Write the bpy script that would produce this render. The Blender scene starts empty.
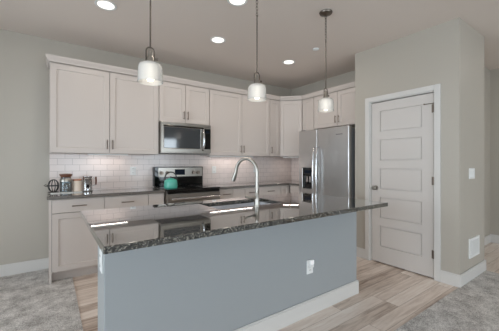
import bpy, bmesh, math, random
from mathutils import Vector, Matrix, Euler
random.seed(7)
S = bpy.context.scene
COL = S.collection
PI = math.pi

# ------------------------------------------------------------------ camera
CAM_H, YAW = 1.2649, 35.4765
cd = bpy.data.cameras.new('camera')
cam = bpy.data.objects.new('camera', cd)
COL.objects.link(cam)
cam.location = (0, 0, CAM_H)
cam.rotation_euler = (PI/2, 0, -math.radians(YAW))
cd.sensor_width = 36
cd.lens = 280.74/499*36
cd.shift_y = -2.72/499
cd.clip_start = 0.02
S.camera = cam

# ------------------------------------------------------------------ world, exposure
S.view_settings.view_transform = 'Standard'
S.view_settings.look = 'None'
S.view_settings.gamma = 1
S.view_settings.use_curve_mapping = False
S.view_settings.exposure = -0.40
w = bpy.data.worlds.new('world')
S.world = w
w.use_nodes = True
bg = w.node_tree.nodes['Background']
bg.inputs[0].default_value = (0.80, 0.91, 1.0, 1)
bg.inputs[1].default_value = 9.0
CAN_W, UNDER_W = 5.0, 0.6

# room measures
H = 2.744
YB, XR = 4.125, 3.98          # back wall, kitchen right wall
XP, YP0, YP1, XP1 = 3.388, 1.084, 2.279, 4.16   # pantry block
XL, YR, XH = -3.2, -4.4, 5.73

# windows (daylight): portals tell the sampler where the sky shines in
LEFT_WIN = [(-3.6, -2.0, 0.25, 2.35), (-1.4, 0.4, 0.25, 2.35), (0.75, 3.1, 0.06, 2.4)]   # y0,y1,z0,z1 on x = XL
REAR_WIN = [(-2.4, -0.6, 0.25, 2.35), (0.2, 2.0, 0.25, 2.35), (2.8, 4.6, 0.25, 2.35)]   # x0,x1,z0,z1 on y = YR
def portal(loc, rot, sx, sy):
    l = bpy.data.lights.new('window_daylight', 'AREA')
    l.shape = 'RECTANGLE'; l.size = sx; l.size_y = sy
    l.cycles.is_portal = True
    o = bpy.data.objects.new('window_daylight', l); COL.objects.link(o)
    o.location = loc; o.rotation_euler = rot
for y0, y1, z0, z1 in LEFT_WIN:
    portal((XL-0.02, (y0+y1)/2, (z0+z1)/2), (PI/2, 0, -PI/2), y1-y0, z1-z0)
for x0, x1, z0, z1 in REAR_WIN:
    portal(((x0+x1)/2, YR-0.02, (z0+z1)/2), (PI/2, 0, 0), x1-x0, z1-z0)

# ------------------------------------------------------------------ materials
def srgb(r, g, b):
    f = lambda c: (c/255/12.92) if c/255 <= .04045 else ((c/255+.055)/1.055)**2.4
    return (f(r), f(g), f(b), 1)

def mat(name, col, rough=.5, metal=0, **kw):
    m = bpy.data.materials.new(name); m.use_nodes = True
    p = m.node_tree.nodes['Principled BSDF']
    p.inputs['Base Color'].default_value = col
    p.inputs['Roughness'].default_value = rough
    p.inputs['Metallic'].default_value = metal
    for k, v in kw.items():
        p.inputs[k.replace('_', ' ')].default_value = v
    return m

def nodes(m):
    nt = m.node_tree
    return nt, nt.nodes, nt.links, nt.nodes['Principled BSDF']

def add_bump(m, scale, strength, dist=.002, detail=3, stretch=(1, 1, 1)):
    nt, N, L, p = nodes(m)
    tc = N.new('ShaderNodeTexCoord'); mp = N.new('ShaderNodeMapping')
    mp.inputs['Scale'].default_value = stretch
    n = N.new('ShaderNodeTexNoise'); n.inputs['Scale'].default_value = scale; n.inputs['Detail'].default_value = detail
    b = N.new('ShaderNodeBump'); b.inputs['Strength'].default_value = strength; b.inputs['Distance'].default_value = dist
    L.new(tc.outputs['Object'], mp.inputs[0]); L.new(mp.outputs[0], n.inputs['Vector'])
    L.new(n.outputs[0], b.inputs['Height']); L.new(b.outputs[0], p.inputs['Normal'])
    return n

def add_ramp(m, fac, stops, interp='LINEAR'):
    nt, N, L, p = nodes(m)
    r = N.new('ShaderNodeValToRGB'); r.color_ramp.interpolation = interp
    e = r.color_ramp.elements
    while len(e) < len(stops): e.new(.5)
    for k, (pos, c) in enumerate(stops):
        e[k].position = pos; e[k].color = c
    L.new(fac, r.inputs[0])
    return r

M = {}
M['wall'] = mat('wall_paint', srgb(183, 176, 165), .42)
add_bump(M['wall'], 90, .12, .003)
M['ceiling'] = mat('ceiling_paint', srgb(229, 217, 207), .9)
add_bump(M['ceiling'], 60, .25, .004)
M['trim'] = mat('white_trim', srgb(215, 212, 208), .35)
M['door'] = mat('white_door', srgb(210, 204, 199), .38)
M['cab'] = mat('cabinet_paint', srgb(203, 193, 186), .38)
add_bump(M['cab'], 14, .03, .001)
M['gap_shade'] = mat('painted_gap_shade', srgb(70, 62, 56), .8)  # dark colour painted in for the shade between cabinet fronts
M['island'] = mat('island_paint', srgb(161, 165, 167), .28)
add_bump(M['island'], 90, .1, .003)
M['steel'] = mat('brushed_steel', srgb(200, 199, 198), .3, 1)
add_bump(M['steel'], 60, .06, .001, 2, (1, 1, 40))
M['oven'] = mat('oven_steel', srgb(156, 151, 144), .28, 1)
add_bump(M['oven'], 60, .06, .001, 2, (40, 1, 1))
M['sink'] = mat('sink_steel', srgb(226, 228, 232), .42, .85)
M['fridge_side'] = mat('fridge_side_grey', srgb(128, 128, 130), .45, .3)
M['steelh'] = mat('polished_steel', srgb(205, 205, 206), .22, 1)
M['nickel'] = mat('brushed_nickel', srgb(172, 168, 161), .34, 1)
M['pull'] = mat('pull_metal', srgb(132, 120, 110), .35, 1)
M['bronze'] = mat('aged_nickel', srgb(120, 112, 104), .3, 1)
M['black'] = mat('black_gloss', srgb(14, 14, 15), .08)
M['blackm'] = mat('black_matt', srgb(24, 23, 22), .45)
M['dark'] = mat('dark_grey', srgb(60, 60, 62), .45)
M['glassdark'] = mat('smoked_glass', srgb(58, 62, 66), .06, 0, IOR=2.0)
M['white'] = mat('white_plastic', srgb(240, 240, 238), .35)
M['teal'] = mat('teal_enamel', srgb(84, 178, 160), .18)
M['cream'] = mat('cream_ceramic', srgb(224, 208, 192), .3)
M['copper'] = mat('copper', srgb(176, 120, 92), .3, 1)
M['brown'] = mat('brown_wood', srgb(112, 72, 52), .5)
M['coffee'] = mat('brown_beans', srgb(120, 84, 60), .7)
M['wire'] = mat('black_wire', srgb(30, 26, 26), .4)
M['door_shadow'] = M['blackm']

def emis(name, col, s):
    m = bpy.data.materials.new(name); m.use_nodes = True
    N = m.node_tree.nodes; N.remove(N['Principled BSDF'])
    e = N.new('ShaderNodeEmission'); e.inputs[0].default_value = col; e.inputs[1].default_value = s
    m.node_tree.links.new(e.outputs[0], N['Material Output'].inputs[0])
    return m
M['can_glow'] = emis('downlight_lens', (1, .93, .84, 1), 3.0)
M['bulb'] = emis('bulb_glow', (1, .92, .80, 1), 7.0)
M['strip'] = emis('strip_glow', (1, .9, .84, 1), 1.5)
M['night'] = emis('night_light_glow', (.95, .97, 1, 1), 1.1)
M['display'] = emis('display_glow', (.10, .13, .20, 1), .12)

def thin_glass(name, tint, trans, gloss_rough=.02, diffuse=0):
    m = bpy.data.materials.new(name); m.use_nodes = True
    nt = m.node_tree; N = nt.nodes; L = nt.links; N.remove(N['Principled BSDF'])
    t = N.new('ShaderNodeBsdfTransparent'); t.inputs[0].default_value = tint
    g = N.new('ShaderNodeBsdfGlossy'); g.inputs['Roughness'].default_value = gloss_rough
    d = N.new('ShaderNodeBsdfTranslucent'); d.inputs[0].default_value = (.95, .94, .92, 1)
    d2 = N.new('ShaderNodeBsdfDiffuse'); d2.inputs[0].default_value = (.95, .94, .92, 1)
    m0 = N.new('ShaderNodeMixShader'); m0.inputs[0].default_value = .5
    L.new(d.outputs[0], m0.inputs[1]); L.new(d2.outputs[0], m0.inputs[2])
    m1 = N.new('ShaderNodeMixShader'); m1.inputs[0].default_value = 1-trans
    L.new(t.outputs[0], m1.inputs[1]); L.new(m0.outputs[0], m1.inputs[2])
    f = N.new('ShaderNodeFresnel'); f.inputs[0].default_value = 1.45
    m2 = N.new('ShaderNodeMixShader')
    L.new(f.outputs[0], m2.inputs[0]); L.new(m1.outputs[0], m2.inputs[1]); L.new(g.outputs[0], m2.inputs[2])
    L.new(m2.outputs[0], N['Material Output'].inputs[0])
    return m
M['pane'] = thin_glass('window_glass', (1, 1, 1, 1), 1.0)
M['shade'] = thin_glass('ribbed_shade_glass', (1, .99, .97, 1), .24, .15)
M['jar'] = thin_glass('jar_glass', (.78, .90, .96, 1), .85, .03)

# granite
def granite(name, stops, scale, rough, ior, coat=0):
    m = mat(name, (0, 0, 0, 1), rough, 0, IOR=ior, Coat_Weight=coat, Coat_Roughness=.02, Coat_IOR=1.8)
    nt, N, L, p = nodes(m)
    tc = N.new('ShaderNodeTexCoord')
    v = N.new('ShaderNodeTexVoronoi'); v.inputs['Scale'].default_value = scale
    n = N.new('ShaderNodeTexNoise'); n.inputs['Scale'].default_value = scale*.45; n.inputs['Detail'].default_value = 6
    n.inputs['Roughness'].default_value = .75
    L.new(tc.outputs['Object'], v.inputs['Vector']); L.new(tc.outputs['Object'], n.inputs['Vector'])
    mx = N.new('ShaderNodeMix'); mx.data_type = 'FLOAT'; mx.inputs[0].default_value = .55
    sep = N.new('ShaderNodeSeparateColor'); L.new(v.outputs['Color'], sep.inputs[0])
    L.new(sep.outputs[0], mx.inputs[2]); L.new(n.outputs[0], mx.inputs[3])
    r = add_ramp(m, mx.outputs[0], stops)
    L.new(r.outputs[0], p.inputs['Base Color'])
    return m
M['granite'] = granite('speckled_granite', [(.38, srgb(4, 6, 5)), (.5, srgb(18, 21, 19)), (.6, srgb(76, 76, 70)), (.72, srgb(150, 145, 134))], 165, .03, 1.6, 1.0)
M['counter'] = granite('grey_granite', [(.25, srgb(88, 84, 80)), (.5, srgb(104, 99, 95)), (.75, srgb(120, 114, 109))], 160, .12, 1.6, .6)

# tiles
def tile(name, rot):
    m = mat(name, (0, 0, 0, 1), .16)
    nt, N, L, p = nodes(m)
    tc = N.new('ShaderNodeTexCoord'); mp = N.new('ShaderNodeMapping'); mp.inputs['Rotation'].default_value = rot
    b = N.new('ShaderNodeTexBrick')
    b.inputs['Scale'].default_value = 1; b.inputs['Brick Width'].default_value = .155; b.inputs['Row Height'].default_value = .0775
    b.inputs['Mortar Size'].default_value = .0022; b.inputs['Mortar Smooth'].default_value = .3
    b.inputs['Color1'].default_value = srgb(234, 221, 215); b.inputs['Color2'].default_value = srgb(228, 215, 209)
    b.inputs['Mortar'].default_value = srgb(190, 177, 171)
    bp = N.new('ShaderNodeBump'); bp.inputs['Strength'].default_value = .35; bp.inputs['Distance'].default_value = .0015; bp.invert = True
    L.new(tc.outputs['Object'], mp.inputs[0]); L.new(mp.outputs[0], b.inputs['Vector'])
    L.new(b.outputs['Color'], p.inputs['Base Color']); L.new(b.outputs['Fac'], bp.inputs['Height']); L.new(bp.outputs[0], p.inputs['Normal'])
    return m
M['tile'] = tile('subway_tile', (-PI/2, 0, 0))
M['tile_side'] = tile('subway_tile_side', (-PI/2, 0, 0))
nt = M['tile_side'].node_tree
mp_ = [n for n in nt.nodes if n.type == 'MAPPING'][0]
mp2 = nt.nodes.new('ShaderNodeMapping'); mp2.inputs['Rotation'].default_value = (0, 0, PI/2)
src = mp_.inputs[0].links[0].from_socket
nt.links.new(src, mp2.inputs[0]); nt.links.new(mp2.outputs[0], mp_.inputs[0])

# wood planks along x
m = M['wood'] = mat('oak_planks', (0, 0, 0, 1), .3)
nt, N, L, p = nodes(m)
tc = N.new('ShaderNodeTexCoord')
b = N.new('ShaderNodeTexBrick'); b.offset = .37; b.offset_frequency = 3
b.inputs['Scale'].default_value = 1; b.inputs['Brick Width'].default_value = 1.25; b.inputs['Row Height'].default_value = .125
b.inputs['Mortar Size'].default_value = .0016; b.inputs['Mortar Smooth'].default_value = .2
b.inputs['Color1'].default_value = (0, 0, 0, 1); b.inputs['Color2'].default_value = (1, 1, 1, 1); b.inputs['Mortar'].default_value = (.4, .4, .4, 1)
L.new(tc.outputs['Object'], b.inputs['Vector'])
mp = N.new('ShaderNodeMapping'); mp.inputs['Scale'].default_value = (1.8, 18, 1)
L.new(tc.outputs['Object'], mp.inputs[0])
n = N.new('ShaderNodeTexNoise'); n.inputs['Scale'].default_value = 1.6; n.inputs['Detail'].default_value = 7; n.inputs['Roughness'].default_value = .65
n.inputs['Distortion'].default_value = .6
add = N.new('ShaderNodeVectorMath'); add.operation = 'MULTIPLY_ADD'; add.inputs[1].default_value = (7, 3, 5)
L.new(b.outputs['Color'], add.inputs[0]); L.new(mp.outputs[0], add.inputs[2]); L.new(add.outputs[0], n.inputs['Vector'])
mixf = N.new('ShaderNodeMix'); mixf.data_type = 'FLOAT'; mixf.inputs[0].default_value = .7
sp = N.new('ShaderNodeSeparateColor'); L.new(b.outputs['Color'], sp.inputs[0])
L.new(sp.outputs[0], mixf.inputs[2]); L.new(n.outputs[0], mixf.inputs[3])
r = add_ramp(m, mixf.outputs[0], [(.27, srgb(150, 128, 113)), (.42, srgb(205, 187, 173)), (.56, srgb(228, 213, 201)), (.74, srgb(244, 235, 226))])
mm = N.new('ShaderNodeMix'); mm.data_type = 'RGBA'; mm.inputs[7].default_value = srgb(150, 132, 118)
L.new(b.outputs['Fac'], mm.inputs[0]); L.new(r.outputs[0], mm.inputs[6]); L.new(mm.outputs[2], p.inputs['Base Color'])
bp = N.new('ShaderNodeBump'); bp.inputs['Strength'].default_value = .15; bp.inputs['Distance'].default_value = .001
L.new(n.outputs[0], bp.inputs['Height']); L.new(bp.outputs[0], p.inputs['Normal'])

# carpet
m = M['carpet'] = mat('grey_carpet', (0, 0, 0, 1), .95)
nt, N, L, p = nodes(m)
tc = N.new('ShaderNodeTexCoord')
n1 = N.new('ShaderNodeTexNoise'); n1.inputs['Scale'].default_value = 7; n1.inputs['Detail'].default_value = 5; n1.inputs['Roughness'].default_value = .7
n2 = N.new('ShaderNodeTexNoise'); n2.inputs['Scale'].default_value = 120; n2.inputs['Detail'].default_value = 3
for q in (n1, n2): L.new(tc.outputs['Object'], q.inputs['Vector'])
mx = N.new('ShaderNodeMix'); mx.data_type = 'FLOAT'; mx.inputs[0].default_value = .5
L.new(n1.outputs[0], mx.inputs[2]); L.new(n2.outputs[0], mx.inputs[3])
r = add_ramp(m, mx.outputs[0], [(.38, srgb(140, 135, 131)), (.5, srgb(190, 186, 182)), (.62, srgb(228, 224, 220))])
L.new(r.outputs[0], p.inputs['Base Color'])
bp = N.new('ShaderNodeBump'); bp.inputs['Strength'].default_value = .9; bp.inputs['Distance'].default_value = .012
L.new(mx.outputs[0], bp.inputs['Height']); L.new(bp.outputs[0], p.inputs['Normal'])

# ------------------------------------------------------------------ geometry helpers
class B:
    """collects shapes in one bmesh"""
    def __init__(self): self.bm = bmesh.new()
    def box(self, x0, x1, y0, y1, z0, z1, bev=0):
        r = bmesh.ops.create_cube(self.bm, size=1)
        vs = r['verts']
        for v in vs:
            v.co = Vector(((x0+x1)/2 + v.co.x*(x1-x0), (y0+y1)/2 + v.co.y*(y1-y0), (z0+z1)/2 + v.co.z*(z1-z0)))
        if bev:
            es = list({e for v in vs for e in v.link_edges})
            bmesh.ops.bevel(self.bm, geom=es, offset=bev, segments=2, affect='EDGES', profile=.5)
        return self
    def prism(self, pts, z0, z1):
        lo = [self.bm.verts.new((x, y, z0)) for x, y in pts]; hi = [self.bm.verts.new((x, y, z1)) for x, y in pts]
        n = len(pts)
        self.bm.faces.new(lo[::-1]); self.bm.faces.new(hi)
        for i in range(n): self.bm.faces.new((lo[i], lo[(i+1) % n], hi[(i+1) % n], hi[i]))
        return self
    def lathe(self, prof, c=(0, 0, 0), n=32, axis='z', cap=True):
        rings = []
        for r, z in prof:
            ring = []
            for i in range(n):
                a = 2*PI*i/n
                q = (r*math.cos(a), r*math.sin(a), z)
                if axis == 'y': q = (q[0], q[2], q[1])
                elif axis == 'x': q = (q[2], q[0], q[1])
                ring.append(self.bm.verts.new(Vector(q)+Vector(c)))
            rings.append(ring)
        for a, b_ in zip(rings, rings[1:]):
            for i in range(n): self.bm.faces.new((a[i], a[(i+1) % n], b_[(i+1) % n], b_[i]))
        if cap:
            if prof[0][0] > 1e-4: self.bm.faces.new(rings[0][::-1])
            if prof[-1][0] > 1e-4: self.bm.faces.new(rings[-1])
        return self
    def tube(self, pts, r, n=10, closed=False):
        P = [Vector(q) for q in pts]; k = len(P)
        rad = r if isinstance(r, (list, tuple)) else [r]*k
        rings = []; up = None
        for i in range(k):
            a = P[i-1] if (i > 0 or closed) else P[i]; c = P[(i+1) % k] if (i < k-1 or closed) else P[i]
            d = (c-a).normalized()
            if up is None:
                up = d.orthogonal().normalized()
            up = (up - d*up.dot(d))
            if up.length < 1e-6: up = d.orthogonal()
            up.normalize(); s = d.cross(up)
            rings.append([self.bm.verts.new(P[i] + (up*math.cos(2*PI*j/n) + s*math.sin(2*PI*j/n))*rad[i]) for j in range(n)])
        m_ = k if closed else k-1
        for i in range(m_):
            a, c = rings[i], rings[(i+1) % k]
            for j in range(n): self.bm.faces.new((a[j], a[(j+1) % n], c[(j+1) % n], c[j]))
        if not closed:
            self.bm.faces.new(rings[0][::-1]); self.bm.faces.new(rings[-1])
        return self
    def torus(self, c, R, r, ax1=(1, 0, 0), ax2=(0, 0, 1), n=14, m=6, sx=1, sy=1):
        a1, a2 = Vector(ax1), Vector(ax2)
        return self.tube([Vector(c) + a1*math.cos(2*PI*i/n)*R*sx + a2*math.sin(2*PI*i/n)*R*sy for i in range(n)], r, m, True)
    def sphere(self, c, r, sz=1):
        res = bmesh.ops.create_uvsphere(self.bm, u_segments=20, v_segments=12, radius=r)
        for v in res['verts']: v.co = Vector((v.co.x, v.co.y, v.co.z*sz)) + Vector(c)
        return self
    def panel_front(self, x0, x1, z0, z1, yf, t, holes, rec=.008, slope=.006):
        """slab with its front at y = yf facing -y, thickness t, rectangular recesses in the front"""
        xs = sorted({x0, x1} | {h[0] for h in holes} | {h[1] for h in holes})
        zs = sorted({z0, z1} | {h[2] for h in holes} | {h[3] for h in holes})
        bm = self.bm; V = {}
        def v(x, z, y=yf):
            k = (round(x, 5), round(z, 5), round(y, 5))
            if k not in V: V[k] = bm.verts.new((x, y, z))
            return V[k]
        for i in range(len(xs)-1):
            for j in range(len(zs)-1):
                cx, cz = (xs[i]+xs[i+1])/2, (zs[j]+zs[j+1])/2
                if any(h[0] < cx < h[1] and h[2] < cz < h[3] for h in holes): continue
                bm.faces.new((v(xs[i], zs[j]), v(xs[i+1], zs[j]), v(xs[i+1], zs[j+1]), v(xs[i], zs[j+1])))
        for a, b_, c, d in holes:
            s = slope
            # every boundary segment of the hole, split where the grid splits it
            hx = [x for x in xs if a <= x <= b_]; hz = [z for z in zs if c <= z <= d]
            loop = [(x, c) for x in hx] + [(b_, z) for z in hz[1:]] + [(x, d) for x in hx[::-1][1:]] + [(a, z) for z in hz[::-1][1:-1]]
            inn = []
            for x, z in loop:
                xi = min(max(x, a+s), b_-s); zi = min(max(z, c+s), d-s)
                inn.append(v(xi, zi, yf+rec))
            n_ = len(loop)
            for i in range(n_):
                q = (v(*loop[i]), v(*loop[(i+1) % n_]), inn[(i+1) % n_], inn[i])
                bm.faces.new(q)
            bm.faces.new(inn)
        yb = yf+t
        ox = xs; oz = zs
        edge = [(x, z0) for x in ox] + [(x1, z) for z in oz[1:]] + [(x, z1) for x in ox[::-1][1:]] + [(x0, z) for z in oz[::-1][1:-1]]
        n_ = len(edge)
        back = [v(x, z, yb) for x, z in edge]
        for i in range(n_):
            bm.faces.new((v(*edge[(i+1) % n_]), v(*edge[i]), back[i], back[(i+1) % n_]))
        bm.faces.new(back[::-1])
        return self
    def obj(self, name, material, parent=None, smooth=False, bevel=0, loc=None):
        bm = self.bm
        bmesh.ops.recalc_face_normals(bm, faces=bm.faces)
        me = bpy.data.meshes.new(name); bm.to_mesh(me); bm.free()
        if smooth:
            for p_ in me.polygons: p_.use_smooth = True
            try: me.set_sharp_from_angle(angle=math.radians(38))
            except Exception: pass
        me.materials.append(material)
        o = bpy.data.objects.new(name, me); COL.objects.link(o)
        if parent: o.parent = parent
        if loc: o.location = loc
        if bevel:
            b_ = o.modifiers.new('bevel', 'BEVEL'); b_.width = bevel; b_.segments = 2; b_.limit_method = 'ANGLE'
        return o

def tag(o, label, cat, group=None):
    o['label'] = label; o['category'] = cat
    if group: o['group'] = group
    return o
def thing(name, label, cat, loc=(0, 0, 0), rz=0, group=None):
    o = bpy.data.objects.new(name, None); COL.objects.link(o)
    o.location = loc; o.rotation_euler = (0, 0, rz); o.empty_display_size = .05
    return tag(o, label, cat, group)
def struct(name, b_, m_, **kw):
    o = b_.obj(name, m_, **kw)
    if o.parent is None: o['kind'] = 'structure'
    return o
def copy_tree(o, parent=None):
    c = o.copy(); COL.objects.link(c)
    if parent: c.parent = parent
    for ch in list(o.children): copy_tree(ch, c)
    return c

# ------------------------------------------------------------------ structure
XW, YW = .207, YP0        # edges of the wood floor
CT = .006                 # carpet stands a little above the boards
struct('floor', B().prism([(XW, YW), (XP1, YW), (XP1, YR), (XH, YR), (XH, 1.42), (XP1, 1.42), (XP1, YP1), (XR, YP1), (XR, YB), (-.008, YB), (-.008, 3.655), (XW, 3.655)], -.05, 0), M['wood'])
c = B().prism([(XL, YR), (XP1, YR), (XP1, YW), (XW, YW), (XW, 3.655), (-.008, 3.655), (-.008, YB), (XL, YB)], -.05, CT).obj('carpet', M['carpet'])
c['kind'] = 'stuff'; tag(c, 'grey cut pile carpet around the wood kitchen floor', 'carpet')
struct('ceiling', B().box(XL-.1, XH+.1, YR-.1, YB+.1, H, H+.06), M['ceiling'])
struct('wall_back', B().box(XL-.1, XR, YB, YB+.1, 0, H), M['wall'])
struct('wall_right', B().box(XR, XR+.1, YP1, YB+.1, 0, H), M['wall'])
def pierced(name, lo, hi, wins, along):
    b_ = B(); cuts = sorted(wins); cur = lo
    def put(a, c_, z0, z1):
        if along == 'y': b_.box(XL-.1, XL, a, c_, z0, z1)
        else: b_.box(a, c_, YR-.1, YR, z0, z1)
    for a, c_, z0, z1 in cuts:
        put(cur, a, 0, H); put(a, c_, 0, z0); put(a, c_, z1, H); cur = c_
    put(cur, hi, 0, H)
    return struct(name, b_, M['wall'])
pierced('wall_left', YR, YB, LEFT_WIN, 'y')
pierced('wall_rear', XL-.1, XH+.1, REAR_WIN, 'x')
k = 0
for a, c_, z0, z1 in LEFT_WIN + REAR_WIN:
    left = k < len(LEFT_WIN); k += 1
    def bx(b_, u0, u1, v0, v1, d0, d1):
        if left: b_.box(XL-d1, XL-d0, u0, u1, v0, v1)
        else: b_.box(u0, u1, YR-d1, YR-d0, v0, v1)
    f = B(); e = .05; mid = (a+c_)/2
    for u0, u1, v0, v1 in ((a, a+e, z0, z1), (c_-e, c_, z0, z1), (a+e, c_-e, z0, z0+e), (a+e, c_-e, z1-e, z1), (mid-.025, mid+.025, z0+e, z1-e)):
        bx(f, u0, u1, v0, v1, .03, .08)
    wf = struct('window_%d' % k, f, M['trim'])
    g = B(); bx(g, a+e, c_-e, z0+e, z1-e, .053, .057)
    g.obj('window_pane', M['pane'], wf)

# pantry block: the wall with the door, its end wall, its far return
DY0, DY1, DZ = 1.322, 2.048, 2.032          # door slab
OY0, OY1, OZ = DY0-.02, DY1+.02, DZ+.022
T = .115
struct('wall_pantry', B().box(XP, XP+T, OY1, YP1, 0, H).box(XP, XP+T, YP0, OY0, 0, H).box(XP, XP+T, OY0, OY1, OZ, H)
       .box(XP+T, XP1, YP0, YP0+T, 0, H).box(XP+T, XR, YP1-T, YP1, 0, H).box(XP1-T, XP1, YP0+T, YP1, 0, H), M['wall'])
struct('wall_hall', B().box(XP1-T, XH, 1.42, 1.42+T, 0, H), M['wall'])
struct('wall_hall_end', B().box(XH, XH+.1, YR, 1.42+T, 0, H), M['wall'])
# baseboards
def bb(b_, x0, x1, y0, y1, h=.13, z0=0):
    b_.box(x0, x1, y0, y1, z0, h-.012)
    cx, cy = (x1-x0 < y1-y0), (x1-x0 >= y1-y0)
    return b_.box(x0+(.0 if not cx else .003), x1-(.0 if not cx else .003), y0+(.0 if not cy else .003), y1-(.0 if not cy else .003), h-.012, h)
BT = .015
struct('baseboard_back', bb(B(), XL, -.004, YB-BT, YB, .135, CT), M['trim'], bevel=.003)
struct('baseboard_left', bb(B(), XL, XL+BT, YR, YB-BT, .135, CT), M['trim'], bevel=.003)
struct('baseboard_rear', bb(B(), XL+BT, XP1, YR, YR+BT, .135, CT), M['trim'], bevel=.003)
struct('baseboard_pantry', bb(bb(bb(B(), XP-BT, XP, YP0-BT, OY0-.052), XP-BT, XP, OY1+.052, YP1), XP, XP1+BT, YP0-BT, YP0, .13, CT), M['trim'], bevel=.003)
struct('baseboard_hall', bb(bb(bb(B(), XP1, XP1+BT, YP0, 1.42), XP1+BT, XH, 1.42-BT, 1.42), XH-BT, XH, YR, 1.42-BT), M['trim'], bevel=.003)
# door casing and jamb
cw = .058
struct('trim_1', B().box(XP-.018, XP, OY0-cw+.006, OY0+.006, 0, OZ+cw-.006).box(XP-.018, XP, OY1-.006, OY1+cw-.006, 0, OZ+cw-.006)
       .box(XP-.018, XP, OY0+.006, OY1-.006, OZ-.006, OZ+cw-.006)
       .box(XP, XP+T, OY0, OY0+.017, 0, OZ).box(XP, XP+T, OY1-.017, OY1, 0, OZ).box(XP, XP+T, OY0+.017, OY1-.017, OZ-.017, OZ), M['trim'], bevel=.003)
# five panel pantry door (local x runs towards the camera, front faces -x of the room)
dw = DY1-DY0
dr = bpy.data.objects.new('door_1', None); COL.objects.link(dr); dr['kind'] = 'structure'
dr.location = (XP+.012, DY1, .012); dr.rotation_euler = (0, 0, -PI/2)
holes = []; st = .115; ph = .262; gap = (DZ-.012-5*ph-.115-.2)/4
z = .2
for i in range(5):
    holes.append((st, dw-st, z, z+ph)); z += ph+gap
d = B(); d.panel_front(.003, dw-.003, 0, DZ-.016, 0, .035, holes, .013, .002)
d.obj('door_slab', M['door'], dr)
pf = B()
for a, b_, c, e in holes: pf.panel_front(a+.014, b_-.014, c+.014, e-.014, .002, .0105, [], 0, 0)
pf.obj('raised_panel', M['door'], dr, bevel=.002)
kn = B().lathe([(.0, -.062), (.018, -.061), (.027, -.052), (.028, -.044), (.02, -.034), (.010, -.028), (.010, -.008), (.03, -.007), (.032, 0)], (.062, 0, .935), 24, 'y')
kn.obj('door_knob', M['nickel'], dr, smooth=True)
for hz in (.21, 1.01, 1.80):
    B().lathe([(.008, 0), (.008, .09)], (dw+.001, -.008, hz), 12).box(dw-.020, dw-.001, -.003, 0, hz, hz+.09).obj('hinge', M['pull'], dr, smooth=True)
B().tube([(dw+.001, -.008, 1.893), (dw+.001, -.008, 1.905)], .009).tube([(dw-.001, -.008, 1.899), (dw-.085, -.022, 1.899)], .004, 8).lathe([(.008, -.03), (.008, -.018)], (dw-.085, 0, 1.899), 10, 'y').obj('hinge_stop', M['pull'], dr)

# backsplash tile on the two walls
UB, UT = 1.3772, 2.385       # cabinet bottoms, tops (below the crown)
struct('wall_back_tile', B().box(0, XR-.008, YB-.008, YB, .915, UB+.03), M['tile'])
struct('wall_right_tile', B().box(XR-.008, XR, 3.25, YB-.008, .915, UB+.03), M['tile_side'])

# ------------------------------------------------------------------ cabinets
def pull(parent, x, z, y, vertical=True, L_=.115):
    b_ = B(); h = L_/2; o_ = .028
    if vertical:
        b_.tube([(x, y, z-h*.72), (x, y-o_, z-h*.72)], .0045, 8).tube([(x, y, z+h*.72), (x, y-o_, z+h*.72)], .0045, 8)
        b_.tube([(x, y-o_, z-h), (x, y-o_-.004, z), (x, y-o_, z+h)], .006, 8)
    else:
        b_.tube([(x-h*.72, y, z), (x-h*.72, y-o_, z)], .0045, 8).tube([(x+h*.72, y, z), (x+h*.72, y-o_, z)], .0045, 8)
        b_.tube([(x-h, y-o_, z), (x, y-o_-.004, z), (x+h, y-o_, z)], .006, 8)
    return b_.obj('handle', M['pull'], parent, smooth=True)

def shaker(parent, name, x0, x1, z0, z1, y, rail=.058):
    b_ = B(); b_.panel_front(x0, x1, z0, z1, y, .019, [(x0+rail, x1-rail, z0+rail, z1-rail)], .009, .003)
    return b_.obj(name, M['cab'], parent, bevel=.0015)

def upper(label, loc, rz, width, z0, z1, doors, depth=.325, handle=None, group='upper kitchen cabinets'):
    """local x along the wall, front faces -y, origin on the wall at the left end"""
    t = thing('upper_cabinet', label, 'cabinet', (loc[0], loc[1], z0), rz, group)
    h = z1-z0; fy = -depth
    B().box(0, width, fy+.021, -.001, 0, h).obj('carcass', M['cab'], t)
    B().box(.015, width-.015, fy+.0195, fy+.021, .012, h-.01).obj('door_gap_shade', M['gap_shade'], t)  # thin dark sheet standing in for shade in the door gaps
    n = doors; g = .006; dw_ = width/n
    for i in range(n):
        d_ = shaker(t, 'door', i*dw_+g/2+(.004 if i == 0 else 0), (i+1)*dw_-g/2-(.004 if i == n-1 else 0), .004, h-.014, fy)
        if n == 2: hx = dw_-.03 if i == 0 else dw_+.03
        elif handle == 'l': hx = .03
        elif handle == 'r': hx = width-.03
        else: continue
        pull(d_, hx, .11, fy)
    return t

X_ = [0, 1.206, 1.966, 3.149, 3.382]
upper('tall two-door white wall cabinet at the far left end', (X_[0], YB), 0, X_[1]-X_[0], UB, UT, 2)
upper('short two-door white cabinet above the microwave', (X_[1], YB), 0, X_[2]-X_[1], 1.828, UT, 2)
upper('wide two-door white wall cabinet just right of the microwave', (X_[2], YB), 0, X_[3]-X_[2], UB, UT, 2)
upper('narrow one-door white wall cabinet left of the diagonal corner cabinet', (X_[3], YB), 0, X_[4]-X_[3], UB, UT, 1, handle='l')
upper('narrow white cabinet between corner cabinet and the pair over the fridge', (XR, 3.515), -PI/2, .267, UB, UT, 1)
upper('short two-door white cabinet above the steel refrigerator', (XR, 3.248), -PI/2, .962, 1.835, UT, 2)
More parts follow.
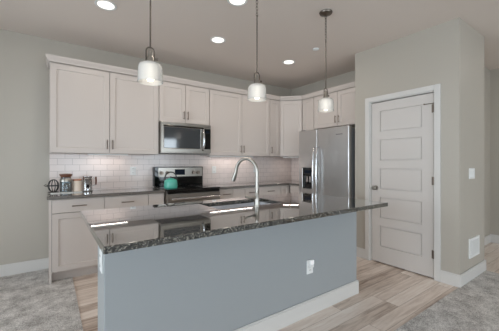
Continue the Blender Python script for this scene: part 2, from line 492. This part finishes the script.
# diagonal corner cabinet
t = thing('corner_cabinet', 'white corner wall cabinet with one diagonal door', 'cabinet', (X_[4], YB-.325, UB), 0, 'upper kitchen cabinets')
dx = XR-.325-X_[4]; dy = 3.515-(YB-.325); q = .021/math.sqrt(2)
B().prism([(0+.002, .021), (q, q), (dx+q, dy+q), (XR-X_[4]-.001, dy+.001), (XR-X_[4]-.001, .324), (.002, .324)], 0, UT-UB).obj('carcass', M['cab'], t)
dl = math.hypot(dx, dy)
b_ = B(); b_.panel_front(.008, dl-.008, .004, UT-UB-.014, 0, .019, [(.066, dl-.066, .062, UT-UB-.072)], .009, .003)
o = b_.obj('door', M['cab'], t, bevel=.0015); o.rotation_euler = (0, 0, math.atan2(dy, dx))
# crown moulding along all uppers
def offset_crown():
    pts = [(-.0, YB), (-.0, YB-.325), (X_[4], YB-.325), (XR-.325, 3.515), (XR-.325, 2.281)]
    prof = [(0, 0), (.012, 0), (.014, .012), (.034, .050), (.036, .066), (0, .066)]
    bm = bmesh.new(); rings = []
    n = len(pts)
    for i, p_ in enumerate(pts):
        p_ = Vector(p_)
        dirs = []
        if i > 0: dirs.append((p_-Vector(pts[i-1])).normalized())
        if i < n-1: dirs.append((Vector(pts[i+1])-p_).normalized())
        nr = [Vector((d_.y, -d_.x)) for d_ in dirs]
        m_ = sum(nr, Vector((0, 0))).normalized(); m_ /= m_.dot(nr[0])
        rings.append([bm.verts.new((p_.x+m_.x*o_, p_.y+m_.y*o_, UT+z_)) for o_, z_ in prof])
    for a, b2 in zip(rings, rings[1:]):
        for j in range(len(prof)):
            bm.faces.new((a[j], a[(j+1) % len(prof)], b2[(j+1) % len(prof)], b2[j]))
    bm.faces.new(rings[0]); bm.faces.new(rings[-1][::-1])
    q_ = B(); q_.bm.free(); q_.bm = bm
    return q_
tag(offset_crown().obj('crown_moulding', M['cab']), 'white crown moulding running along the tops of the wall cabinets', 'moulding')

def base(label, loc, rz, width, layout, depth=.545, end=False, group='base kitchen cabinets'):
    """layout: list of (kind, x0, x1, handle) fronts; kind 'stack' = drawer over door"""
    t = thing('base_cabinet', label, 'cabinet', (loc[0], loc[1], 0), rz, group)
    fy = -depth
    B().box(0, width, fy+.021, -.001, .105, .881).obj('carcass', M['cab'], t)
    B().box(.012, width-.012, fy+.0195, fy+.021, .115, .87).obj('door_gap_shade', M['gap_shade'], t)  # dark sheet on the carcass, paints the shade between fronts
    B().box(.018 if end else 0, width, fy+.075, fy+.09, 0, .105).obj('toe_kick', M['cab'], t)
    if end: B().box(-.006, .018, fy, -.001, 0, .881).obj('end_panel', M['cab'], t)
    for kind, x0, x1, hd in layout:
        g = .003
        if kind == 'stack':
            dz = B(); dz.box(x0+g, x1-g, fy, fy+.019, .731, .872)
            d_ = dz.obj('drawer', M['cab'], t, bevel=.002)
            if hd in ('both', 'drawer'): pull(d_, (x0+x1)/2, .80, fy, False, min(.14, (x1-x0)*.6))
            e_ = shaker(t, 'door', x0+g, x1-g, .114, .726, fy)
            if hd == 'both': pull(e_, x1-.03, .62, fy)
        else:
            shaker(t, 'door', x0+g, x1-g, .114, .872, fy)
    return t
YF = YB
BD = YB-3.5823
base('white base cabinet with drawer at the left end of the counter', (0, YB), 0, .514, [('stack', .018, .514, 'drawer')], BD, True)
base('white drawer base cabinet second from the left end of the counter', (.514, YB), 0, .492, [('stack', 0, .492, 'both')], BD)
base('narrow white base cabinet just left of the range', (1.006, YB), 0, .20, [('stack', 0, .20, 'none')], BD)
base('narrow white base cabinet just right of the range', (1.976, YB), 0, .272, [('stack', .03, .272, 'drawer')], BD)
base('plain white base cabinet second to the right of the range', (2.248, YB), 0, .219, [('stack', 0, .219, 'none')], BD)
base('white base cabinet with two drawers left of the counter corner', (2.467, YB), 0, .745, [('stack', 0, .273, 'drawer'), ('stack', .273, .745, 'drawer')], BD)
base('white corner base cabinet between the back counter and refrigerator', (3.212, YB), 0, .766, [('plain', .0, .20, 'none')], BD)
base('white base cabinet immediately left of the refrigerator', (XR, 3.58), -PI/2, .325, [('stack', .03, .325, 'none')], XR-3.40)

# worktops
def worktop(b_, name, m_, label):
    return tag(b_.obj(name, m_, bevel=.004), label, 'worktop')
CZ0, CZ1 = .881, .915
worktop(B().box(-.022, 1.206, 3.555, YB-.0085, CZ0, CZ1), 'worktop', M['counter'], 'grey granite worktop on the cabinets left of the range')
worktop(B().prism([(1.976, 3.555), (3.375, 3.555), (3.375, 3.262), (XR-.0085, 3.262), (XR-.0085, YB-.0085), (1.976, YB-.0085)], CZ0, CZ1), 'worktop', M['counter'],
        'grey granite L-shaped worktop between range and refrigerator')

# under cabinet lights
def under_light(loc, rz, L_, label, gain=1):
    t = thing('under_cabinet_light', label, 'light fixture', loc, rz, 'under cabinet lights')
    B().box(-L_/2, L_/2, -.02, .02, -.016, 0).obj('housing', M['white'], t)
    B().box(-L_/2+.01, L_/2-.01, -.008, .008, -.018, -.0162).obj('diffuser', M['strip'], t)
    l = bpy.data.lights.new('strip_lamp', 'AREA'); l.shape = 'RECTANGLE'; l.size = L_-.02; l.size_y = .014
    l.energy = UNDER_W*gain; l.color = (1, .88, .80)
    o = bpy.data.objects.new('strip_lamp', l); COL.objects.link(o); o.parent = t; o.location = (0, 0, -.02)
under_light((.62, 4.0, UB), 0, .47, 'slim light strip under the far left wall cabinet', .95)
under_light((2.50, 4.0, UB), 0, .85, 'slim light strip under the wide wall cabinet right of the microwave', 2.0)
under_light((3.70, 3.85, UB), -PI/4, .3, 'slim light strip under the diagonal corner cabinet', .8)

# ------------------------------------------------------------------ microwave
MW = .752
t = thing('microwave', 'stainless over-the-range microwave with dark window', 'microwave', (1.211, YB-.001, 1.397), 0)
mh = .425
B().box(0, MW, -.35, 0, 0, mh).obj('body', M['oven'], t, bevel=.003)
dwd = .635
b_ = B(); b_.panel_front(.004, dwd, .012, mh-.042, -.385, .034, [(.04, dwd-.05, .066, mh-.062)], .004, .004)
door = b_.obj('door', M['oven'], t, bevel=.002)
B().box(.045, dwd-.055, -.3835, -.3815, .072, mh-.068).obj('window', M['glassdark'], door)
B().box(.0401, dwd-.004, -.3864, -.3852, mh-.0615, mh-.046).obj('door_band', M['black'], door)
hx_ = dwd-.022
B().tube([(hx_, -.384, .05), (hx_, -.412, .062), (hx_, -.432, .13), (hx_, -.437, .20), (hx_, -.432, .27), (hx_, -.412, .338), (hx_, -.384, .35)], .0145, 12).obj('handle', M['steelh'], door, smooth=True)
cp = B().box(dwd+.004, MW-.004, -.385, -.351, .012, mh-.042).obj('control_panel', M['oven'], t, bevel=.002)
B().box(dwd+.008, MW-.012, -.3865, -.3852, .066, mh-.06).obj('keypad', M['black'], cp)
B().box(dwd+.025, MW-.03, -.3875, -.3867, .30, .335).obj('display', M['display'], cp)
B().box(.002, MW-.002, -.386, -.351, mh-.039, mh-.001).obj('vent_trim', M['oven'], t, bevel=.003)
B().box(.03, MW-.03, -.33, -.05, -.004, -.0002).obj('underside_grille', M['dark'], t)

# ------------------------------------------------------------------ range
RX0, RX1 = 1.213, 1.969
RW = RX1-RX0
t = thing('kitchen_range', 'stainless electric range with black glass cooktop and backguard', 'stove', (RX0, YB-.01, 0))
rf = -(YB-.01-3.475)
B().box(0, RW, rf+.045, -.02, .03, .905).obj('body', M['oven'], t)
B().box(.03, RW-.03, rf+.10, rf+.14, 0, .03).obj('foot_rail', M['blackm'], t)
ct = B().box(-.003, RW+.003, rf+.005, -.075, .906, .925).obj('cooktop', M['black'], t, bevel=.004)
for bxp, byp, br in ((.19, -.46, .105), (.56, -.46, .085), (.19, -.22, .08), (.56, -.22, .105)):
    B().torus((bxp, byp, .9252), br, .0012, (1, 0, 0), (0, 1, 0), 40, 6).torus((bxp, byp, .9252), br*.6, .001, (1, 0, 0), (0, 1, 0), 40, 6).obj('burner', M['dark'], ct)
bgd = B().prism([(0, -.085), (RW, -.085), (RW, -.0), (0, -.0)], .9255, 1.205).obj('backguard', M['black'], t, bevel=.006)
bp_ = B().box(.055, RW-.012, -.0895, -.0855, 1.058, 1.195).obj('control_panel', M['oven'], bgd, bevel=.002)
for kx in (.10, .185, .595, .67):
    B().lathe([(0, -.118), (.024, -.118), (.027, -.10), (.027, -.09)], (kx, 0, 1.118), 20, 'y').obj('knob', M['pull'], bp_, smooth=True)
B().box(.30, .455, -.0915, -.0897, 1.085, 1.168).obj('display', M['display'], bp_)
od = B(); od.panel_front(.004, RW-.004, .21, .86, rf, .043, [(.11, RW-.11, .36, .70)], .004, .004)
od = od.obj('oven_door', M['oven'], t, bevel=.003)
B().box(.116, RW-.116, rf+.0015, rf+.0035, .366, .694).obj('oven_window', M['glassdark'], od)
B().tube([(.06, rf, .80), (.06, rf-.045, .805)], .009).tube([(RW-.06, rf, .80), (RW-.06, rf-.045, .805)], .009).tube([(.03, rf-.05, .805), (RW-.03, rf-.05, .805)], .0125, 14).obj('handle', M['steelh'], od, smooth=True)
B().box(.004, RW-.004, rf+.01, rf+.044, .866, .903).obj('front_trim', M['black'], t, bevel=.002)
B().box(.004, RW-.004, rf+.004, rf+.044, .04, .20).obj('storage_drawer', M['oven'], t, bevel=.003)

# kettle
t = thing('tea_kettle', 'teal enamel tea kettle with black handle on the cooktop', 'kettle', (1.318, 3.66, .9255), math.radians(-100))
B().lathe([(0, 0), (.086, 0), (.094, .006), (.096, .02), (.093, .085), (.088, .112), (.074, .128), (.045, .136)], n=36).obj('body', M['teal'], t, smooth=True)
ld = B().lathe([(.046, .1362), (.044, .142), (.02, .148), (0, .149)], n=28).obj('lid', M['teal'], t, smooth=True)
B().lathe([(.006, .149), (.006, .156), (.015, .161), (.014, .171), (0, .174)], n=18).obj('lid_knob', M['blackm'], ld, smooth=True)
B().tube([(-.085, 0, .075), (-.112, 0, .10), (-.126, 0, .125)], [.02, .015, .011], 14).obj('spout', M['teal'], t, smooth=True)
hp = [(0, -.084, .120)] + [(0, -.082*math.cos(a), .15+.085*math.sin(a)) for a in [i*PI/12 for i in range(13)]] + [(0, .084, .120)]
B().tube(hp, .009, 10).obj('handle', M['blackm'], t, smooth=True)
t.scale = (.92, .92, .92)

# ------------------------------------------------------------------ refrigerator
FW = .93
t = thing('refrigerator', 'stainless side-by-side refrigerator with water and ice dispenser', 'refrigerator', (XR-.012, 3.245, 0), -PI/2)
ff = -(XR-.012-3.30); fh = 1.772
B().box(.004, FW-.004, ff+.085, 0, .02, fh-.025).obj('cabinet', M['fridge_side'], t, bevel=.004)
B().box(.02, FW-.02, ff+.10, ff+.14, 0, .075).obj('base_grille', M['blackm'], t)
sx = .376
fz = B(); fz.panel_front(0, sx-.003, .075, fh, ff, .075, [(.077, .296, .855, 1.186)], .055, .004)
fz = fz.obj('freezer_door', M['steel'], t, bevel=.006)
fr = B().box(sx+.003, FW, ff, ff+.075, .075, fh).obj('refrigerator_door', M['steel'], t, bevel=.008)
ds = B().box(.083, .29, ff+.049, ff+.054, .861, 1.18).obj('dispenser', M['black'], fz)
B().box(.082, .291, ff+.004, ff+.048, 1.06, 1.181).obj('dispenser_panel', M['black'], ds)
B().box(.12, .25, ff+.001, ff+.0038, 1.10, 1.15).obj('dispenser_display', M['display'], ds)
B().box(.14, .175, ff+.02, ff+.048, .96, 1.05).box(.2, .235, ff+.02, ff+.048, .96, 1.05).obj('dispenser_paddle', M['steelh'], ds)
B().box(.084, .289, ff+.004, ff+.048, .862, .872).obj('drip_tray', M['dark'], ds)
for hx, pr in ((sx-.032, fz), (sx+.035, fr)):
    B().tube([(hx, ff+.002, 1.50), (hx, ff-.035, 1.49), (hx, ff-.058, 1.40), (hx, ff-.066, 1.06), (hx, ff-.058, .72), (hx, ff-.035, .62), (hx, ff+.002, .61)], .013, 12).obj('handle', M['steelh'], pr, smooth=True)
B().box(.72, .83, ff-.0016, ff-.0002, 1.66, 1.672).obj('badge', M['fridge_side'], fr)
for hx in (.03, FW-.10):
    B().box(hx, hx+.07, ff+.02, ff+.14, fh-.003, fh+.012).obj('hinge_cover', M['dark'], t, bevel=.003)

# ------------------------------------------------------------------ island
IX0, IX1, IY0, IY1 = .183, 2.428, 1.304, 2.369
WX0, WX1, WY0 = .231, 2.44, 1.615
BX1 = 2.428
t = thing('kitchen_island', 'blue-grey kitchen island base with white baseboard', 'kitchen island', (.23, WY0, 0))
ox, oy = .23, WY0
wl = BX1-ox
B().box(0, wl, 0, .24, 0, .8805).obj('half_wall', M['island'], t, bevel=.004)
bb(bb(B(), -.0, wl+.015, -.015, 0), wl, wl+.015, 0, .24).obj('baseboard', M['trim'], t, bevel=.003)
B().box(.09, .108, .2405, .69, 0, .8805).box(wl-.048, wl-.03, .2405, .69, 0, .8805).box(.108, wl-.048, .2405, .69, .1, .118).box(.108, wl-.048, .61, .62, 0, .1).box(.108, wl-.048, .672, .69, .118, .16).box(.108, wl-.048, .672, .69, .84, .8805).obj('cabinet_body', M['cab'], t)
nd = 4; cwid = (wl-.12)/nd
for i in range(nd):
    b_ = B(); b_.panel_front(.002, cwid-.002, .115, .86, 0, .019, [(.06, cwid-.06, .173, .80)], .009, .003)
    o = b_.obj('door', M['cab'], t); o.rotation_euler = (0, 0, PI); o.location = (.09+(i+1)*cwid, .711, 0)
    pull(o, .04 if i % 2 else cwid-.04, .72, 0)
# island worktop with the sink cut-out
SX0, SX1, SY0, SY1 = 1.04, 1.70, 1.85, 2.20
def slab_hole():
    b_ = B(); bm = b_.bm
    xs = [IX0, SX0, SX1, IX1]; ys = [IY0, SY0, SY1, IY1]
    V = {(i, j, k): bm.verts.new((xs[i], ys[j], (CZ0, CZ1)[k])) for i in range(4) for j in range(4) for k in range(2)}
    for i in range(3):
        for j in range(3):
            if i == 1 and j == 1: continue
            for k in range(2): bm.faces.new([V[a, b2, k] for a, b2 in ((i, j), (i+1, j), (i+1, j+1), (i, j+1))])
    def side(a, c): bm.faces.new((V[a+(0,)], V[c+(0,)], V[c+(1,)], V[a+(1,)]))
    for i in range(3):
        side((i, 0), (i+1, 0)); side((i, 3), (i+1, 3)); side((0, i), (0, i+1)); side((3, i), (3, i+1))
    side((1, 1), (2, 1)); side((1, 2), (2, 2)); side((1, 1), (1, 2)); side((2, 1), (2, 2))
    return b_
tag(slab_hole().obj('island_worktop', M['granite'], bevel=.004), 'dark speckled polished granite worktop on the island', 'worktop')
# sink
t = thing('kitchen_sink', 'stainless undermount sink set in the island granite', 'sink', ((SX0+SX1)/2, (SY0+SY1)/2, .8795))
hx, hy = (SX1-SX0)/2, (SY1-SY0)/2
b_ = B(); bm = b_.bm
def ring(ax, ay, z_): return [bm.verts.new(q_) for q_ in ((-ax, -ay, z_), (ax, -ay, z_), (ax, ay, z_), (-ax, ay, z_))]
rs = [ring(hx+.012, hy+.012, 0), ring(hx-.004, hy-.004, 0), ring(hx-.012, hy-.012, -.17), ring(hx-.03, hy-.03, -.185), ring(.03, .03, -.19)]
for a, c in zip(rs, rs[1:]):
    for i in range(4): bm.faces.new((a[i], a[(i+1) % 4], c[(i+1) % 4], c[i]))
bm.faces.new(rs[-1])
o = b_.obj('basin', M['sink'], t)
B().lathe([(.04, -.1885), (.038, -.184), (.02, -.186), (0, -.186)], n=24).obj('drain', M['dark'], t, smooth=True)
# faucet
FX, FY = 1.353, 1.796
t = thing('kitchen_faucet', 'brushed nickel gooseneck pull-down faucet on the island', 'faucet', (FX, FY, CZ1), math.radians(19))
B().lathe([(.027, 0), (.027, .005), (.020, .010), (.019, .10), (.014, .108)], n=28).obj('base', M['nickel'], t, smooth=True)
R = .105
pts = [(0, 0, .10), (0, 0, .20), (0, 0, .278)] + [(0, R-R*math.cos(a), .278+R*math.sin(a)) for a in [PI*i/16 for i in range(1, 16)]] + [(0, 2*R+.003, .27)]
B().tube(pts, .0135, 14).obj('spout', M['nickel'], t, smooth=True)
B().tube([(0, 2*R+.002, .275), (0, 2*R+.010, .255), (0, 2*R+.027, .215), (0, 2*R+.034, .198)], [.0135, .016, .0185, .0175], 16).obj('spray_head', M['nickel'], t, smooth=True)
B().tube([(-.016, .004, .072), (-.040, .012, .072)], .012, 12).tube([(-.040, .012, .072), (-.075, .025, .076), (-.105, .036, .082)], [.009, .0085, .0075], 10).obj('lever', M['nickel'], t, smooth=True)

# ------------------------------------------------------------------ outlets, switches, vent
def plate(name, label, cat, loc, rz, w_, h_, kind, group=None):
    t_ = thing(name, label, cat, loc, rz, group)
    pl = B().box(-w_/2, w_/2, -.006, -.0002, -h_/2, h_/2).obj('cover_plate', M['white'], t_, bevel=.002)
    if kind == 'outlet':
        for s in (-1, 1):
            r_ = B().box(-.017, .017, -.0085, -.0062, s*.028-.017, s*.028+.017).obj('receptacle', M['white'], t_, bevel=.002)
            B().box(-.008, -.005, -.0092, -.0086, s*.028-.004, s*.028+.007).box(.005, .008, -.0092, -.0086, s*.028-.004, s*.028+.007).obj('slot', M['blackm'], r_)
    else:
        n_ = int(kind)
        for i in range(n_):
            cx = (i-(n_-1)/2)*.046
            B().box(cx-.016, cx+.016, -.010, -.0062, -.033, .033).obj('rocker', M['white'], t_, bevel=.002)
    return t_
plate('wall_outlet', 'white outlet on the tile backsplash left of the range', 'outlet', (.946, YB-.008, 1.152), 0, .075, .115, 'outlet', 'backsplash outlets')
plate('wall_outlet', 'pale outlet on the tile backsplash just right of the range', 'outlet', (2.215, YB-.008, 1.15), 0, .075, .115, 'outlet', 'backsplash outlets')
plate('wall_outlet', 'pale outlet on the tile backsplash right of the faucet', 'outlet', (3.06, YB-.008, 1.15), 0, .075, .115, 'outlet', 'backsplash outlets')
plate('wall_outlet', 'white outlet on the island front with a plug-in light', 'outlet', (1.765, WY0, .40), 0, .072, .115, 'outlet')
plate('wall_outlet', 'white outlet on the narrow left end of the island', 'outlet', (.23, 1.70, .735), -PI/2, .072, .115, 'outlet')
t = thing('night_light', 'small glowing plug-in night light on the island front', 'night light', (1.765, WY0-.009, .428), 0)
B().box(-.022, .022, -.022, -.0005, -.03, .035).obj('body', M['white'], t, bevel=.005)
B().box(-.018, .018, -.026, -.0225, -.002, .031).obj('lens', M['night'], t, bevel=.003)
plate('light_switch', 'white three-gang light switch on the pantry end wall', 'switch', (3.735, YP0, 1.148), 0, .165, .115, '3')
t = thing('wall_vent', 'white air return grille low on the pantry end wall', 'vent', (3.80, YP0, .345), 0)
B().panel_front(-.15, .15, -.105, .105, -.012, .0118, [(-.125, .125, -.08, .08)], .009, .003).obj('frame', M['white'], t)
sl = B()
for i in range(15):
    x_ = -.121+i*.0165; sl.box(x_, x_+.009, -.0105, -.0035, -.079, .079)
sl.obj('louvre', M['white'], t)
B().box(-.124, .124, -.0034, -.003, -.079, .079).obj('louvre_shade', M['dark'], t)  # dark sheet imitating the shade behind the louvres

# ------------------------------------------------------------------ counter items on the left
tz = CZ1+.0005
t = tag(B().box(-.08, .23, -.10, .10, 0, .008).obj('serving_tray', M['white'], bevel=.003, loc=(.09, 3.945, tz)), 'flat white tray under the jars on the left counter', 'tray')
iz = tz+.0085
# wire stand
t = thing('wire_stand', 'curled black wire stand at the left end of the counter', 'stand', (.038, 3.95, iz))
b_ = B()
b_.torus((0, 0, .004), .05, .004, (1, 0, 0), (0, 1, 0), 24, 8)
for j in range(5):
    a = j*PI/5
    ax = (math.cos(a), math.sin(a), 0)
    b_.torus((0, 0, .076), .052, .004, ax, (0, 0, 1), 24, 8, 1, 1.36)
b_.torus((0, 0, .076), .053, .004, (1, 0, 0), (0, 1, 0), 24, 8)
b_.tube([(-.05, 0, .08), (-.075, 0, .09), (-.09, 0, .082), (-.075, 0, .072), (-.05, 0, .068)], .004, 8)
b_.obj('wire_frame', M['wire'], t, smooth=True)
# glass jar with brown lid
t = thing('glass_jar', 'glass jar with flared dark brown lid on the left counter', 'jar', (.158, 3.93, iz))
B().lathe([(.055, 0), (.06, .006), (.06, .13), (.052, .15), (.05, .17), (.046, .17), (.048, .15), (.056, .13), (.056, .008), (.0, .006)], n=32, cap=False).obj('body', M['jar'], t, smooth=True)
B().lathe([(0, .009), (.054, .009), (.054, .098), (0, .102)], n=28).obj('contents', M['coffee'], t, smooth=True)
B().lathe([(.061, .122), (.0615, .147), (.053, .16), (.0605, .122)], n=28, cap=False).obj('collar', M['nickel'], t, smooth=True)
B().lathe([(.048, .171), (.05, .176), (.066, .20), (.066, .207), (.03, .212), (.0, .213)], n=28).obj('lid', M['brown'], t, smooth=True)
# canister
t = thing('ceramic_canister', 'cream canister with copper rim beside the glass jar', 'canister', (.271, 3.95, iz))
B().lathe([(0, 0), (.044, 0), (.048, .005), (.048, .125), (.045, .132)], n=32).obj('body', M['cream'], t, smooth=True)
B().lathe([(.0485, .127), (.0495, .132), (.0495, .14), (.045, .144), (0, .146)], n=32).obj('lid', M['copper'], t, smooth=True)
# press
t = thing('coffee_press', 'steel coffee press with brown handle on the left counter', 'coffee press', (.379, 3.94, tz))
B().lathe([(0, .0), (.054, 0), (.056, .004), (.056, .016), (.051, .02), (.05, .172), (.053, .176), (.053, .184), (.03, .19), (0, .192)], n=32).obj('body', M['steelh'], t, smooth=True)
B().box(-.012, .012, -.056, -.048, .045, .085).obj('gauge', M['black'], t)
B().torus((0, 0, .16), .0525, .003, (1, 0, 0), (0, 1, 0), 28, 6).torus((0, 0, .04), .0525, .003, (1, 0, 0), (0, 1, 0), 28, 6).tube([(.052, 0, .16), (.09, 0, .165)], .004).tube([(.052, 0, .06), (.09, 0, .085)], .004).obj('bracket', M['steelh'], t, smooth=True)
B().tube([(.09, 0, .178), (.092, 0, .13), (.09, 0, .078)], [.009, .0105, .008], 10).obj('handle', M['brown'], t, smooth=True)

# ------------------------------------------------------------------ pendants
def pendant(x, y, label):
    t_ = thing('pendant_light', label, 'pendant light', (x, y, H), 0, 'pendants over the island')
    zb = 1.772-H
    B().lathe([(.062, 0), (.064, -.006), (.058, -.018), (.03, -.026), (.012, -.034), (0, -.036)][::-1], n=32).obj('canopy', M['bronze'], t_, smooth=True)
    ch = B(); z_ = -.036; k_ = 0
    while z_ > -.27:
        a = (1, 0, 0) if k_ % 2 else (0, 1, 0)
        ch.torus((0, 0, z_-.016), .009, .0024, a, (0, 0, 1), 12, 6, 1, 1.9); z_ -= .026; k_ += 1
    ch.obj('chain', M['bronze'], t_, smooth=True)
    B().tube([(0, 0, z_+.008), (0, 0, zb+.218)], .0052, 10).obj('rod', M['bronze'], t_, smooth=True)
    # yoke loop, cap and thumb screw
    B().tube([(-.026, 0, zb+.13), (-.026, 0, zb+.19)] + [(-.026*math.cos(a), 0, zb+.197+.026*math.sin(a)) for a in [PI*i/8 for i in range(9)]] + [(.026, 0, zb+.19), (.026, 0, zb+.13)], .0042, 8).obj('yoke', M['bronze'], t_, smooth=True)
    B().tube([(.026, 0, zb+.155), (.046, 0, zb+.155)], .008, 10).obj('thumb_screw', M['bronze'], t_, smooth=True)
    B().lathe([(0, zb+.20), (.012, zb+.198), (.014, zb+.165), (.022, zb+.155), (.026, zb+.125), (.04, zb+.117), (.0, zb+.116)], n=24).obj('socket', M['nickel'], t_, smooth=True)
    prof = [(.034, .124), (.054, .120), (.067, .110), (.0725, .09), (.0735, .045), (.0755, .0), (.0725, 0), (.0705, .045), (.0695, .088), (.0645, .106), (.052, .1165), (.034, .120)]
    bm_ = B(); n_ = 72
    rings = []
    for r_, zz in prof:
        rings.append([bm_.bm.verts.new(((r_+(.0014 if i % 2 else 0))*math.cos(2*PI*i/n_), (r_+(.0014 if i % 2 else 0))*math.sin(2*PI*i/n_), zb+zz)) for i in range(n_)])
    for a, c_ in zip(rings, rings[1:]):
        for i in range(n_): bm_.bm.faces.new((a[i], a[(i+1) % n_], c_[(i+1) % n_], c_[i]))
    bm_.obj('shade', M['shade'], t_, smooth=True)
    B().lathe([(0, zb+.008), (.016, zb+.011), (.025, zb+.024), (.027, zb+.036), (.022, zb+.053), (.013, zb+.072), (.012, zb+.115)], n=20).obj('bulb', M['bulb'], t_, smooth=True)
pendant(.520, 1.81, 'glass pendant on a rod over the left end of the island')
pendant(1.364, 1.81, 'glass pendant on a rod above the faucet, middle of the three')
pendant(2.21, 1.81, 'glass pendant with visible dark canopy in front of the refrigerator')

# recessed downlights
def can(x, y, label):
    t_ = thing('recessed_light', label, 'ceiling light', (x, y, H), 0, 'recessed ceiling lights')
    B().lathe([(.070, -.001), (.092, -.001), (.094, -.004), (.09, -.007), (.074, -.006), (.070, -.003)], n=36, cap=False).obj('trim_ring', M['white'], t_, smooth=True)
    B().lathe([(0, -.004), (.071, -.004), (.071, -.0012), (0, -.0012)], n=36).obj('lens', M['can_glow'], t_, smooth=True)
    l = bpy.data.lights.new('downlight_lamp', 'AREA'); l.shape = 'DISK'; l.size = .13; l.energy = CAN_W; l.color = (1, .90, .79)
    o_ = bpy.data.objects.new('downlight_lamp', l); COL.objects.link(o_); o_.parent = t_; o_.location = (0, 0, -.008)
can(.43, 2.92, 'recessed ceiling light left of the leftmost pendant')
can(1.65, 2.97, 'recessed ceiling light between left and middle pendants')
can(2.86, 3.02, 'recessed ceiling light between middle and right pendants')
can(4.95, .15, 'recessed ceiling light in the hall beyond the pantry, right of the frame')
can(1.39, 2.14, 'recessed ceiling light cut by the top edge beside the middle pendant rod')
t = tag(B().lathe([(0, -.012), (.036, -.012), (.042, -.008), (.042, 0)], n=28).obj('sprinkler_cover', M['white'], smooth=True, loc=(2.82, 2.47, H-.0003)), 'small round white cover on the ceiling beside the right pendant', 'sprinkler cover')
